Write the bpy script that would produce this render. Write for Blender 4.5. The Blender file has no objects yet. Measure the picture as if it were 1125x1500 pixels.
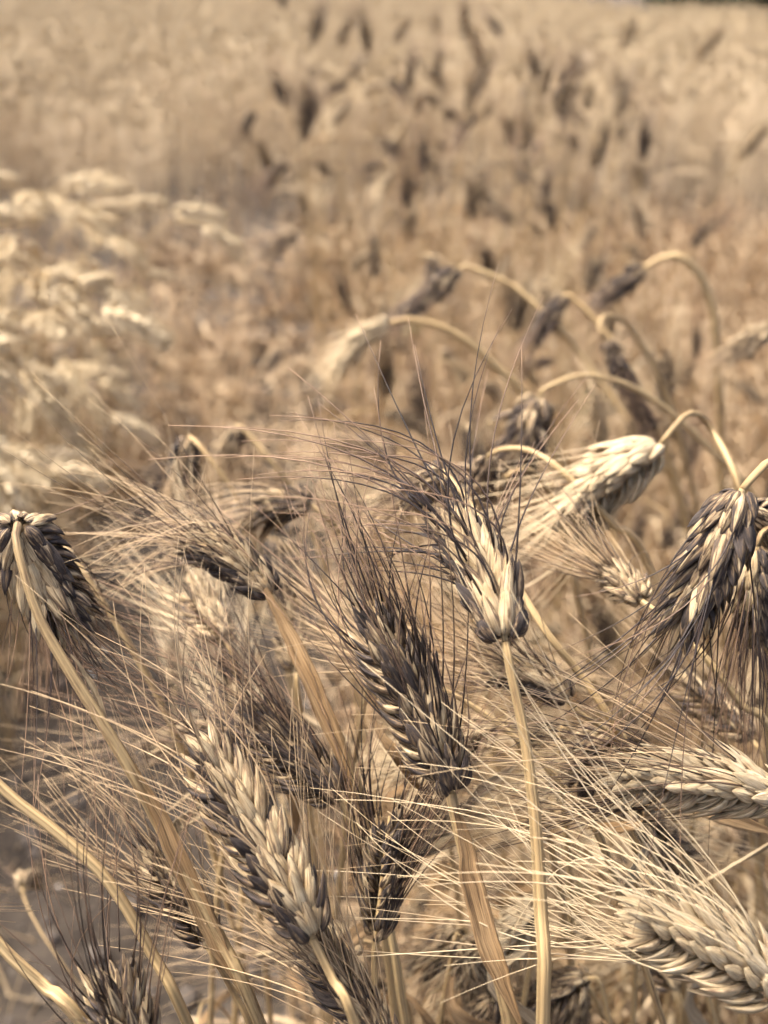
import bpy, math, random
import numpy as np
from mathutils import Matrix, Vector

# ------------------------------------------------------------------ camera, light, exposure
scene = bpy.context.scene
COL = scene.collection
PITCH = math.radians(27.8); CAM_H = 1.2; FPX = 1500.0
cam_d = bpy.data.cameras.new('camera'); cam = bpy.data.objects.new('camera', cam_d); COL.objects.link(cam)
cam.location = (0, 0, CAM_H); cam.rotation_euler = (math.pi/2 - PITCH, 0, 0)
cam_d.sensor_fit = 'VERTICAL'; cam_d.sensor_height = 24.0; cam_d.lens = 24.0*FPX/1500
cam_d.clip_start = 0.02; cam_d.clip_end = 2000
cam_d.dof.use_dof = True; cam_d.dof.focus_distance = 0.485; cam_d.dof.aperture_fstop = 24.0/6.6
scene.camera = cam

SUN_EL, SUN_AZ = math.radians(62), math.radians(-75)      # azimuth from +Y towards +X
world = bpy.data.worlds.new('World'); scene.world = world; world.use_nodes = True
wn = world.node_tree.nodes; wl = world.node_tree.links
sky = wn.new('ShaderNodeTexSky'); sky.sky_type = 'NISHITA'; sky.sun_disc = False
sky.sun_elevation = SUN_EL; sky.sun_rotation = SUN_AZ; sky.dust_density = 5.0; sky.air_density = 0.5; sky.ozone_density = 0.1
wn['Background'].inputs['Strength'].default_value = 0.095
wl.new(sky.outputs[0], wn['Background'].inputs['Color'])
sun_d = bpy.data.lights.new('sun', 'SUN'); sun = bpy.data.objects.new('sun', sun_d); COL.objects.link(sun)
sun_d.energy = 1.5; sun_d.angle = math.radians(18); sun_d.color = (1.0, 0.975, 0.94)
sdir = Vector((math.cos(SUN_EL)*math.sin(SUN_AZ), math.cos(SUN_EL)*math.cos(SUN_AZ), math.sin(SUN_EL)))
sun.rotation_euler = sdir.to_track_quat('Z', 'Y').to_euler()
scene.view_settings.view_transform = 'Standard'; scene.view_settings.look = 'None'
scene.view_settings.gamma = 1.0; scene.view_settings.exposure = 2.55
scene.render.engine = 'CYCLES'
scene.cycles.use_denoising = True
try: scene.cycles.denoiser = 'OPENIMAGEDENOISE'
except Exception: pass
scene.cycles.use_adaptive_sampling = True; scene.cycles.adaptive_threshold = 0.03; scene.cycles.adaptive_min_samples = 16
scene.cycles.max_bounces = 4; scene.cycles.diffuse_bounces = 3; scene.cycles.glossy_bounces = 1
scene.cycles.transmission_bounces = 3; scene.cycles.transparent_max_bounces = 4
scene.cycles.sample_clamp_indirect = 4.0

rng = np.random.default_rng(11)
R = random.Random(5)

# ------------------------------------------------------------------ geometry helpers
RIGHT = np.array([1.0, 0, 0]); FWD = np.array([0, math.cos(PITCH), -math.sin(PITCH)]); UP = np.array([0, math.sin(PITCH), math.cos(PITCH)])
CAMP = np.array([0, 0, CAM_H])
def D(d): return d if d > .72 else .48+(d-.48)*.62 if d < .62 else .5668+(d-.62)*1.532
def P(px, py, d):
    """photo pixel at a real depth -> point in the world"""
    d = D(d)
    return CAMP + d*(FWD + (px-562.5)/FPX*RIGHT - (py-750)/FPX*UP)
def VC(dx, dy, dz): return dx*RIGHT - dy*UP + dz*FWD
def nrm(v):
    v = np.asarray(v, float); n = np.linalg.norm(v); return v/n if n > 1e-12 else np.array([0, 0, 1.0])
def smooth_path(pts, n):
    """Catmull-Rom through pts, n samples evenly along the length"""
    p = np.asarray(pts, float)
    if len(p) == 2: return p[0] + np.linspace(0, 1, n)[:, None]*(p[1]-p[0])
    q = np.vstack([2*p[0]-p[1], p, 2*p[-1]-p[-2]]); out = []
    for i in range(1, len(q)-2):
        t = np.linspace(0, 1, 14, endpoint=False)[:, None]
        a, b, c, d = q[i-1], q[i], q[i+1], q[i+2]
        out.append(.5*((2*b)+(-a+c)*t+(2*a-5*b+4*c-d)*t*t+(-a+3*b-3*c+d)*t**3))
    out = np.vstack(out+[p[-1:]])
    s = np.concatenate([[0], np.cumsum(np.linalg.norm(np.diff(out, axis=0), axis=1))])
    u = np.linspace(0, s[-1], n)
    return np.stack([np.interp(u, s, out[:, k]) for k in range(3)], 1)
def frames(path):
    t = np.gradient(path, axis=0); t /= np.linalg.norm(t, axis=1)[:, None]+1e-12
    ref = np.array([0.31, -0.9, 0.2]); a = nrm(np.cross(t[0], ref)); A = []
    for k in range(len(t)):
        a = nrm(a - t[k]*np.dot(a, t[k])); A.append(a)
    A = np.array(A); return t, A, np.cross(t, A)

class MB:
    """collects tubes, ribbons and husks into one mesh with a colour attribute hc = (along, across, random, dark)"""
    def __init__(self): self.v = []; self.f = []; self.c = []; self.n = 0
    def add(self, v, f, c):
        self.v.append(np.asarray(v, float)); self.c.append(np.asarray(c, float))
        self.f += [tuple(int(i)+self.n for i in q) for q in f]; self.n += len(v)
    def tube(self, path, rad, sides=5, rnd=None, dark=0.0):
        path = np.asarray(path, float); m = len(path); rad = np.broadcast_to(rad, (m,))
        t, A, B = frames(path); ang = np.arange(sides)*2*math.pi/sides
        v = path[:, None, :] + rad[:, None, None]*(np.cos(ang)[None, :, None]*A[:, None, :]+np.sin(ang)[None, :, None]*B[:, None, :])
        rnd = R.random() if rnd is None else rnd
        c = np.zeros((m, sides, 4)); c[:, :, 0] = np.linspace(0, 1, m)[:, None]; c[:, :, 1] = (np.arange(sides)/sides)[None]; c[:, :, 2] = rnd; c[:, :, 3] = dark
        f = [(i*sides+j, i*sides+(j+1) % sides, (i+1)*sides+(j+1) % sides, (i+1)*sides+j) for i in range(m-1) for j in range(sides)]
        f += [tuple(range(sides-1, -1, -1)), tuple((m-1)*sides+j for j in range(sides))]
        self.add(v.reshape(-1, 3), f, c.reshape(-1, 4))
    def ribbon(self, path, width, twist=0.0, fold=0.35, across=5, rnd=None, side=None, dark=0.0):
        """dry leaf blade: folded along its midrib, thin but closed"""
        path = np.asarray(path, float); m = len(path); width = np.broadcast_to(width, (m,))
        t, A, B = frames(path)
        if side is not None:
            A = np.array([nrm(side - tt*np.dot(side, tt)) for tt in t]); B = np.cross(t, A)
        tw = np.linspace(0, twist, m); ca, sa = np.cos(tw)[:, None], np.sin(tw)[:, None]
        S = ca*A+sa*B; N = -sa*A+ca*B
        w = np.linspace(-1, 1, across); rnd = R.random() if rnd is None else rnd
        v = []; th = 0.00022
        for sgn in (1, -1):
            v.append(path[:, None, :] + (w[None, :, None]*.5*width[:, None, None])*S[:, None, :] + ((np.abs(w)[None, :, None]**1.3)*fold*.5*width[:, None, None]+sgn*th)*N[:, None, :])
        v = np.stack(v); c = np.zeros((2, m, across, 4)); c[..., 0] = np.linspace(0, 1, m)[None, :, None]; c[..., 1] = (w*.5+.5)[None, None, :]; c[..., 2] = rnd; c[..., 3] = dark
        o = m*across; f = []
        for i in range(m-1):
            for j in range(across-1):
                a = i*across+j; f.append((a, a+1, a+across+1, a+across)); f.append((o+a, o+a+across, o+a+across+1, o+a+1))
            a = i*across; f.append((a, a+across, o+a+across, o+a)); b = a+across-1; f.append((b, o+b, o+b+across, b+across))
        self.add(v.reshape(-1, 3), f, c.reshape(-1, 4))
    def husk(self, M, L, W, dark, tmpl, rnd=None):
        V, F, C = tmpl; v = V*np.array([W, W, L]); v = v @ M[:3, :3].T + M[:3, 3]
        c = C.copy(); c[:, 2] = R.random() if rnd is None else rnd; c[:, 3] = dark
        self.add(v, F, c)
    def mesh(self, name, mat):
        me = bpy.data.meshes.new(name); v = np.vstack(self.v)
        me.from_pydata(v.tolist(), [], self.f)
        at = me.attributes.new('hc', 'FLOAT_COLOR', 'POINT'); at.data.foreach_set('color', np.vstack(self.c).astype(np.float32).ravel())
        me.polygons.foreach_set('use_smooth', np.ones(len(me.polygons), bool)); me.materials.append(mat); me.update()
        return me

def husk_template(sides, rows):
    """boat-shaped husk, length 1 along +Z, width 1 in Y, outer face +X, keeled and pointed"""
    V = []; C = []; F = []
    for i in range(rows+1):
        u = i/rows
        w = 0.5*(u**0.55*(1-u)**0.85)/0.497+0.05*(1-u)+0.008
        bow = 0.26*math.sin(math.pi*u*0.95)+0.16*max(0, u-.7)**1.5
        for j in range(sides):
            a = 2*math.pi*j/sides
            x = math.cos(a); y = math.sin(a)
            dx = (0.52*x+0.22*max(0, x)**6 if x > 0 else 0.22*x)
            rb = 1+(0.13*math.cos(7*a)*min(1, 4*u*(1-u)+.2) if sides > 10 else 0); V.append((w*dx*1.05*rb + bow*0.6, w*y, u)); C.append((u, y*.5+.5, 0, 0))
    for i in range(rows):
        for j in range(sides):
            a = i*sides+j; b = i*sides+(j+1) % sides; F.append((a, b, b+sides, a+sides))
    F.append(tuple(range(sides-1, -1, -1))); F.append(tuple(rows*sides+j for j in range(sides)))
    return np.array(V), F, np.array(C, float)
HUSK_HI = husk_template(18, 8); HUSK_MD = husk_template(6, 5); HUSK_LO = husk_template(4, 3)

def rot_x(a): c, s = math.cos(a), math.sin(a); return np.array([[1, 0, 0], [0, c, -s], [0, s, c]])
def rot_y(a): c, s = math.cos(a), math.sin(a); return np.array([[c, 0, s], [0, 1, 0], [-s, 0, c]])
def rot_z(a): c, s = math.cos(a), math.sin(a); return np.array([[c, -s, 0], [s, c, 0], [0, 0, 1]])
def M4(Rm, p=(0, 0, 0)): M = np.eye(4); M[:3, :3] = Rm; M[:3, 3] = p; return M

# ------------------------------------------------------------------ materials
def mat_new(name):
    m = bpy.data.materials.new(name); m.use_nodes = True; nt = m.node_tree
    return m, nt, nt.nodes, nt.links, nt.nodes['Principled BSDF']
def math_node(n, l, op, a, b=None, clamp=False):
    k = n.new('ShaderNodeMath'); k.operation = op; k.use_clamp = clamp
    for i, x in enumerate((a, b)):
        if x is None: continue
        if isinstance(x, (int, float)): k.inputs[i].default_value = x
        else: l.new(x, k.inputs[i])
    return k.outputs[0]
def mix_col(n, l, f, a, b):
    k = n.new('ShaderNodeMix'); k.data_type = 'RGBA'
    if isinstance(f, (int, float)): k.inputs[0].default_value = f
    else: l.new(f, k.inputs[0])
    for i, x in ((6, a), (7, b)):
        if isinstance(x, tuple): k.inputs[i].default_value = (*x, 1)
        else: l.new(x, k.inputs[i])
    return k.outputs[2]
def plant_mat(name, pale_a, pale_b, dark_a, dark_b, su=1.4, sv=4.0, streak=2.3, edge=0.22, tipdark=0.0, rough=0.6, bump=0.25, trans=0.0, objvar=0.25, bias=0.0, mid=None, veins=0):
    """streaked dry plant tissue: hc = (along, across, piece random, darkness)"""
    m, nt, n, l, bs = mat_new(name)
    at = n.new('ShaderNodeAttribute'); at.attribute_name = 'hc'
    sep = n.new('ShaderNodeSeparateXYZ'); l.new(at.outputs['Vector'], sep.inputs[0])
    u, v, rn, dk = sep.outputs[0], sep.outputs[1], sep.outputs[2], at.outputs['Alpha']
    oi = n.new('ShaderNodeObjectInfo')
    seed = math_node(n, l, 'ADD', math_node(n, l, 'MULTIPLY', rn, 37.0), math_node(n, l, 'MULTIPLY', oi.outputs['Random'], 91.0))
    cb = n.new('ShaderNodeCombineXYZ')
    l.new(math_node(n, l, 'MULTIPLY', u, su), cb.inputs[0]); l.new(math_node(n, l, 'MULTIPLY', v, sv), cb.inputs[1]); l.new(seed, cb.inputs[2])
    nz = n.new('ShaderNodeTexNoise'); nz.inputs['Scale'].default_value = 1.6; nz.inputs['Detail'].default_value = 4; nz.inputs['Roughness'].default_value = 0.6
    l.new(cb.outputs[0], nz.inputs['Vector'])
    cb2 = n.new('ShaderNodeCombineXYZ'); l.new(math_node(n, l, 'MULTIPLY', u, 2.5), cb2.inputs[0]); l.new(math_node(n, l, 'MULTIPLY', v, 1.2), cb2.inputs[1]); l.new(math_node(n, l, 'ADD', seed, 13.0), cb2.inputs[2])
    nz2 = n.new('ShaderNodeTexNoise'); nz2.inputs['Scale'].default_value = 1.3; nz2.inputs['Detail'].default_value = 3; l.new(cb2.outputs[0], nz2.inputs['Vector'])
    st = math_node(n, l, 'MULTIPLY', math_node(n, l, 'SUBTRACT', nz.outputs['Fac'], 0.5), streak)
    e = math_node(n, l, 'ABSOLUTE', math_node(n, l, 'SUBTRACT', math_node(n, l, 'MULTIPLY', v, 2.0), 1.0))
    e = math_node(n, l, 'MULTIPLY', math_node(n, l, 'MULTIPLY', e, e), edge)
    f = math_node(n, l, 'ADD', math_node(n, l, 'ADD', dk, st), e)
    if tipdark: f = math_node(n, l, 'ADD', f, math_node(n, l, 'MULTIPLY', math_node(n, l, 'MULTIPLY', u, u), tipdark))
    if bias: f = math_node(n, l, 'ADD', f, bias)
    f = math_node(n, l, 'ADD', f, math_node(n, l, 'MULTIPLY', math_node(n, l, 'SUBTRACT', oi.outputs['Random'], 0.5), objvar))
    mr = n.new('ShaderNodeMapRange'); mr.interpolation_type = 'SMOOTHSTEP'; mr.inputs['From Min'].default_value = 0.22; mr.inputs['From Max'].default_value = 0.66
    l.new(f, mr.inputs['Value'])
    mr2 = n.new('ShaderNodeMapRange'); mr2.inputs['From Min'].default_value = 0.3; mr2.inputs['From Max'].default_value = 0.7; l.new(nz2.outputs['Fac'], mr2.inputs['Value'])
    pale = mix_col(n, l, mr2.outputs[0], pale_a, pale_b); dark = mix_col(n, l, mr2.outputs[0], dark_a, dark_b)
    if mid:
        ma = n.new('ShaderNodeMapRange'); ma.interpolation_type = 'SMOOTHSTEP'; ma.inputs['From Min'].default_value = 0.10; ma.inputs['From Max'].default_value = 0.48; l.new(f, ma.inputs['Value'])
        mr.inputs['From Min'].default_value = 0.36; mr.inputs['From Max'].default_value = 0.80
        pale = mix_col(n, l, ma.outputs[0], pale, mid)
    col = mix_col(n, l, mr.outputs[0], pale, dark)
    if veins:
        cv = n.new('ShaderNodeCombineXYZ'); l.new(math_node(n, l, 'MULTIPLY', u, veins*.12), cv.inputs[0]); l.new(math_node(n, l, 'MULTIPLY', v, veins), cv.inputs[1]); l.new(seed, cv.inputs[2])
        nv = n.new('ShaderNodeTexNoise'); nv.inputs['Scale'].default_value = 1.0; nv.inputs['Detail'].default_value = 3; l.new(cv.outputs[0], nv.inputs['Vector'])
        mv = n.new('ShaderNodeMapRange'); mv.inputs['From Min'].default_value = 0.32; mv.inputs['From Max'].default_value = 0.6; mv.inputs['To Min'].default_value = 0.5; l.new(nv.outputs['Fac'], mv.inputs['Value'])
        hv = n.new('ShaderNodeMix'); hv.data_type = 'RGBA'; hv.blend_type = 'MULTIPLY'; hv.inputs[0].default_value = 1.0; l.new(col, hv.inputs[6]); l.new(mv.outputs[0], hv.inputs[7]); col = hv.outputs[2]
    l.new(col, bs.inputs['Base Color']); bs.inputs['Roughness'].default_value = rough
    bs.inputs['Specular IOR Level'].default_value = 0.25
    if bump:
        cb3 = n.new('ShaderNodeCombineXYZ'); l.new(math_node(n, l, 'MULTIPLY', u, 2.0), cb3.inputs[0]); l.new(math_node(n, l, 'MULTIPLY', v, 26.0), cb3.inputs[1]); l.new(seed, cb3.inputs[2])
        nb = n.new('ShaderNodeTexNoise'); nb.inputs['Scale'].default_value = 1.0; nb.inputs['Detail'].default_value = 2; l.new(cb3.outputs[0], nb.inputs['Vector'])
        bp = n.new('ShaderNodeBump'); bp.inputs['Strength'].default_value = bump; bp.inputs['Distance'].default_value = 0.0009
        l.new(nb.outputs['Fac'], bp.inputs['Height']); l.new(bp.outputs[0], bs.inputs['Normal'])
    if trans:
        tr = n.new('ShaderNodeBsdfTranslucent'); l.new(col, tr.inputs['Color']); ms = n.new('ShaderNodeMixShader'); ms.inputs[0].default_value = trans
        l.new(bs.outputs[0], ms.inputs[1]); l.new(tr.outputs[0], ms.inputs[2]); l.new(ms.outputs[0], n['Material Output'].inputs['Surface'])
    return m
CREAM = (0.64, 0.50, 0.295); BUFF = (0.42, 0.285, 0.14); INK = (0.020, 0.0135, 0.010); SLATE = (0.088, 0.067, 0.054)
M_HUSK = plant_mat('wheat_husk', CREAM, BUFF, INK, SLATE, tipdark=0.15, streak=3.0, sv=3.0, su=1.0, rough=0.72, bump=0.9, edge=0.3, bias=-.03, mid=(0.21, 0.135, 0.072), veins=14)
M_HUSK_PALE = plant_mat('pale_wheat_husk', (0.64, 0.51, 0.315), (0.47, 0.34, 0.18), (0.34, 0.23, 0.12), (0.22, 0.14, 0.08), streak=2.2, edge=0.3, rough=0.7, bump=0.9, veins=14)
M_HUSK_PLOT = plant_mat('cream_plot_husk', (0.68, 0.55, 0.35), (0.56, 0.43, 0.25), (0.45, 0.33, 0.18), (0.36, 0.25, 0.13), streak=1.6, edge=0.2, rough=0.7, bump=0)
M_AWN_DARK = plant_mat('dark_awn', (0.30, 0.19, 0.11), (0.22, 0.13, 0.075), (0.014, 0.009, 0.007), (0.035, 0.022, 0.016), su=2.0, streak=0.5, edge=0.0, bump=0, rough=0.45, tipdark=-0.55)
M_AWN_TAN = plant_mat('tan_awn', (0.50, 0.36, 0.20), (0.36, 0.24, 0.125), (0.045, 0.027, 0.018), (0.10, 0.062, 0.037), su=2.0, streak=0.5, edge=0.0, bump=0, rough=0.45, tipdark=-0.4)
M_AWN_PALE = plant_mat('pale_awn', (0.66, 0.52, 0.32), (0.50, 0.37, 0.20), (0.30, 0.20, 0.11), (0.36, 0.25, 0.14), su=2.0, streak=0.5, edge=0.0, bump=0, rough=0.45)
M_STEM = plant_mat('straw_stem', (0.54, 0.385, 0.185), (0.43, 0.285, 0.125), (0.27, 0.165, 0.075), (0.20, 0.125, 0.065), su=30.0, sv=4.0, streak=1.8, edge=0, bias=0.22, rough=0.55, bump=0.8, veins=9)
M_FIELD = plant_mat('field_straw', (0.58, 0.46, 0.30), (0.50, 0.375, 0.225), (0.36, 0.25, 0.14), (0.29, 0.20, 0.115), su=4.0, sv=2.0, edge=0, bump=0, rough=0.6)
M_LOW = plant_mat('withered_straw', (0.52, 0.395, 0.24), (0.43, 0.30, 0.165), (0.28, 0.18, 0.095), (0.20, 0.13, 0.075), su=3.0, sv=5.0, edge=0, bump=0, rough=0.6, bias=.1)
M_LEAF = plant_mat('dry_leaf', (0.48, 0.315, 0.155), (0.38, 0.225, 0.095), (0.23, 0.125, 0.05), (0.165, 0.10, 0.05), su=3.0, sv=7.0, streak=2.2, edge=0.1, rough=0.6, bump=0.9, trans=0.2, bias=.2, veins=18)
M_LEAF_PALE = plant_mat('bleached_leaf', (0.58, 0.45, 0.27), (0.47, 0.34, 0.19), (0.34, 0.23, 0.12), (0.27, 0.19, 0.115), su=3.0, sv=7.0, streak=2.0, edge=0.1, rough=0.6, bump=0.9, trans=0.2, bias=.18, veins=18)
M_GREEN = plant_mat('weed_green', (0.09, 0.13, 0.04), (0.12, 0.14, 0.05), (0.05, 0.08, 0.025), (0.07, 0.09, 0.03), streak=1.0, edge=0.1, trans=0.2)
M_STONE = plant_mat('pale_stone', (0.62, 0.59, 0.54), (0.45, 0.42, 0.37), (0.30, 0.27, 0.23), (0.25, 0.22, 0.19), streak=0.8, edge=0.0, bump=0)
M_CLOD = plant_mat('soil_clod', (0.11, 0.089, 0.069), (0.08, 0.064, 0.05), (0.045, 0.036, 0.028), (0.055, 0.044, 0.034), streak=0.9, edge=0, bump=0, rough=0.95)
M_HEDGE = plant_mat('hedge_leaf', (0.035, 0.05, 0.022), (0.045, 0.055, 0.025), (0.02, 0.03, 0.014), (0.025, 0.033, 0.016), bump=0, trans=0.15)
M_BARK = plant_mat('bark', (0.10, 0.08, 0.06), (0.08, 0.06, 0.045), (0.05, 0.04, 0.03), (0.04, 0.03, 0.025), bump=0.5, rough=0.9)

def soil_material():
    m, nt, n, l, bs = mat_new('soil')
    tc = n.new('ShaderNodeNewGeometry')
    a = n.new('ShaderNodeTexNoise'); a.inputs['Scale'].default_value = 9; a.inputs['Detail'].default_value = 8; a.inputs['Roughness'].default_value = 0.65
    b = n.new('ShaderNodeTexNoise'); b.inputs['Scale'].default_value = 85; b.inputs['Detail'].default_value = 6; b.inputs['Roughness'].default_value = 0.7
    for k in (a, b): l.new(tc.outputs['Position'], k.inputs['Vector'])
    c1 = mix_col(n, l, a.outputs['Fac'], (0.062, 0.047, 0.033), (0.120, 0.093, 0.066))
    mr = n.new('ShaderNodeMapRange'); mr.inputs['From Min'].default_value = 0.3; mr.inputs['From Max'].default_value = 0.75; l.new(b.outputs['Fac'], mr.inputs['Value'])
    c2 = mix_col(n, l, mr.outputs[0], (0.034, 0.027, 0.021), c1)
    l.new(c2, bs.inputs['Base Color']); bs.inputs['Roughness'].default_value = 0.95; bs.inputs['Specular IOR Level'].default_value = 0.15
    bp = n.new('ShaderNodeBump'); bp.inputs['Strength'].default_value = 0.8; bp.inputs['Distance'].default_value = 0.006; l.new(b.outputs['Fac'], bp.inputs['Height']); l.new(bp.outputs[0], bs.inputs['Normal'])
    return m
M_SOIL = soil_material()

# ------------------------------------------------------------------ object helpers
def link(o, parent=None):
    COL.objects.link(o)
    if parent is not None: o.parent = parent
    return o
def mesh_obj(name, me, parent=None, kind=None):
    o = bpy.data.objects.new(name, me); link(o, parent)
    if kind: o['kind'] = kind
    return o
def thing(name, label, cat, loc, group=None):
    o = bpy.data.objects.new(name, None); o.empty_display_size = 0.02; link(o); o.location = loc; o['label'] = label; o['category'] = cat
    if group: o['group'] = group
    return o

# ------------------------------------------------------------------ ground
def value_noise(x, y, scale, seed):
    g = np.random.default_rng(seed).random((256, 256)); X = x/scale; Y = y/scale
    xi = np.floor(X).astype(int); yi = np.floor(Y).astype(int); fx = X-xi; fy = Y-yi
    fx = fx*fx*(3-2*fx); fy = fy*fy*(3-2*fy); a = lambda i, j: g[(xi+i) % 256, (yi+j) % 256]
    return (a(0, 0)*(1-fx)+a(1, 0)*fx)*(1-fy)+(a(0, 1)*(1-fx)+a(1, 1)*fx)*fy
def ground_height(x, y):
    x = np.asarray(x, float); y = np.asarray(y, float)
    near = np.clip(1.4-np.hypot(x, y)/6.0, 0, 1)
    h = 1.5*(0.030*(value_noise(x, y, .21, 1)-.5)+0.024*(value_noise(x, y, .075, 2)-.5)+0.014*(value_noise(x, y, .034, 3)-.5)+0.008*(value_noise(x, y, .017, 4)-.5))
    return h*near
def axis(lo, hi, step, far):
    c = list(np.arange(lo, hi, step)); s = step; a = hi; out = []
    while a < far: out.append(a); s *= 1.22; a += s
    out.append(far); s = step; a = lo; pre = []
    while a > -far: a -= s; s *= 1.22; pre.append(a)
    return np.array(sorted(pre)+c+out)
gx = axis(-1.25, 1.0, 0.0125, 600); gy = axis(0.3, 3.4, 0.0125, 600)
GX, GY = np.meshgrid(gx, gy); GZ = ground_height(GX, GY); nx, ny = len(gx), len(gy)
idx = np.arange(nx*ny).reshape(ny, nx)
gf = np.stack([idx[:-1, :-1], idx[:-1, 1:], idx[1:, 1:], idx[1:, :-1]], -1).reshape(-1, 4)
gm = bpy.data.meshes.new('ground'); gm.from_pydata(np.stack([GX, GY, GZ], -1).reshape(-1, 3).tolist(), [], gf.tolist())
gm.polygons.foreach_set('use_smooth', np.ones(len(gm.polygons), bool)); gm.materials.append(M_SOIL)
go = mesh_obj('ground', gm, kind='structure'); go['label'] = 'bare grey brown crumbly soil between the wheat strips'; go['category'] = 'ground'

# ------------------------------------------------------------------ wheat: spikelets, ears, stems
# tilt in the fan, length, width, darkness for dark / mixed / pale / tan ears, has awn
FAN = [(-0.54, .0118, .0054, 0), (0.54, .0118, .0054, 0), (-0.25, .0158, .0056, 1), (0.25, .0158, .0056, 1), (0.0, .0142, .0047, 0), (-.37, .0150, .0036, 0), (.37, .0150, .0036, 0)]
def fan_dark(kind, i, r):
    if kind == 'dark': return 0.55+r.uniform(-.33, .22) if i != 4 else 0.4+r.uniform(-.25, .2)
    if kind == 'mixed': return (0.66+r.uniform(-.25, .2)) if i < 2 else (-0.02+r.uniform(-.15, .2)) if i < 5 else 0.55
    if kind == 'tan': return 0.24+r.uniform(-.22, .27)
    return 0.04+r.uniform(-.1, .14)
def spikelet_into(mb, M, kind, r, tmpl):
    for i, (a, L, W, awn) in enumerate(FAN):
        if r.random() < .05: continue
        if r.random() < .07: a *= 1.5
        a2 = a+r.uniform(-.13, .13); out = (0.0009 if awn else 0.0018 if i == 4 else 0.0 if i < 2 else 0.0004)
        y = math.sin(a)*0.0050
        Rm = rot_x(-a2) @ rot_y(r.uniform(-.10, .18)+(0.10 if i < 2 else 0.02)) @ rot_z(a*1.3)
        mb.husk(M @ M4(Rm, (out, y, -0.001 if i < 2 else 0.0005)), L*r.uniform(.74, 1.15), W*r.uniform(.85, 1.12), fan_dark(kind, i, r), tmpl, r.random())
SPK = {}
for kind in ('dark', 'mixed', 'pale', 'tan'):
    SPK[kind] = []
    for k in range(7):
        mb = MB(); r = random.Random(100+k); spikelet_into(mb, np.eye(4), kind, r, HUSK_HI)
        SPK[kind].append(mb.mesh('spikelet_'+kind, M_HUSK_PALE if kind == 'pale' else M_HUSK))

def ear_layout(base, ctrl, tip, xref, n, size, r, flare=1.0):
    """spikelet frames along a curved rachis; xref: direction one column of spikelets faces"""
    base, ctrl, tip = map(lambda q: np.asarray(q, float), (base, ctrl, tip)); out = []
    def C(t): return (1-t)**2*base+2*t*(1-t)*ctrl+t*t*tip
    def T(t): return nrm(2*(1-t)*(ctrl-base)+2*t*(tip-ctrl))
    for i in range(n):
        t = 0.02+0.82*i/(n-1); s = size*(0.80+0.20*min(1, t/.18))*(1-0.34*max(0, (t-.45)/.55)**1.3)*r.uniform(.93, 1.07)
        ax = T(t); X = nrm(xref-ax*np.dot(xref, ax)); sd = 1 if i % 2 == 0 else -1
        tilt = (0.30+r.uniform(-.07, .09))*flare
        if i == n-1: tilt = 0.02; sd = 1
        Z = nrm(ax*math.cos(tilt)+sd*X*math.sin(tilt)); Xs = nrm(sd*X-Z*np.dot(sd*X, Z)); Y = np.cross(Z, Xs)
        Rm = np.stack([Xs, Y, Z], 1) @ rot_z(r.uniform(-.12, .12))
        out.append((C(t)+sd*X*0.0016*s, Rm, s, sd, ax, X))
    return out, C
def awn_path(p0, d0, d1, L, seg, r, wob=0.03):
    w = nrm(np.cross(d0, [r.uniform(-1, 1), r.uniform(-1, 1), r.uniform(-1, 1)]))*wob*L*r.uniform(-1, 1)
    p1 = p0+d0*L*0.38; p2 = p1+d1*L*0.62+w
    t = np.linspace(0, 1, seg)[:, None]
    return (1-t)**2*p0+2*t*(1-t)*p1+t*t*p2
def rvec(r): return np.array([r.gauss(0, 1), r.gauss(0, 1), r.gauss(0, 1)])*0.577

DEAD = {'dark': (M_AWN_DARK, 0.62), 'tan': (M_AWN_TAN, 0.50), 'pale': (M_AWN_PALE, 0.12)}
def make_awns(layout, r, awn, L, modes, origin, per=3, rad=0.0006, seg=9, spread=0.2, open_=0.45):
    """two awns on each spikelet. modes: (weight, world direction, strength) pulls"""
    mb = MB(); mat, dk = DEAD[awn]; N = len(layout)
    for i, (p, Rm, s, sd, ax, X) in enumerate(layout):
        for k in range(per):
            a = (-0.24, 0.24, 0.0, 0.12)[k % 4]+r.uniform(-.06, .06)
            d0 = Rm @ np.array([0.10+r.uniform(-.05, .05), math.sin(a), math.cos(a)]); d0 = nrm(d0)
            p0 = p+Rm @ np.array([0.0026, math.sin(a)*0.0185, 0.0135])*s
            d1 = nrm(d0*open_+ax*0.45+rvec(r)*spread)
            if modes:
                tot = sum(m[0] for m in modes); q = r.random()*tot
                for wgt, dv, st in modes:
                    q -= wgt
                    if q <= 0: d1 = nrm(d1*(1-st)+nrm(dv)*st+rvec(r)*spread*0.75); break
            if r.random() < .07: d1 = nrm(d1+rvec(r)*.8)
            l_ = L*1.18*r.uniform(.55, 1.12)*(0.8+0.25*math.sin(math.pi*(i+1)/N))
            path = awn_path(p0, d0, d1, l_, seg, r)-origin
            rr = rad*r.uniform(.8, 1.15)*np.linspace(1.0, .22, seg)
            mb.tube(path, rr, 3, dark=dk+r.uniform(-.2, .22))
    return mb.mesh('awns', mat)

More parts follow.
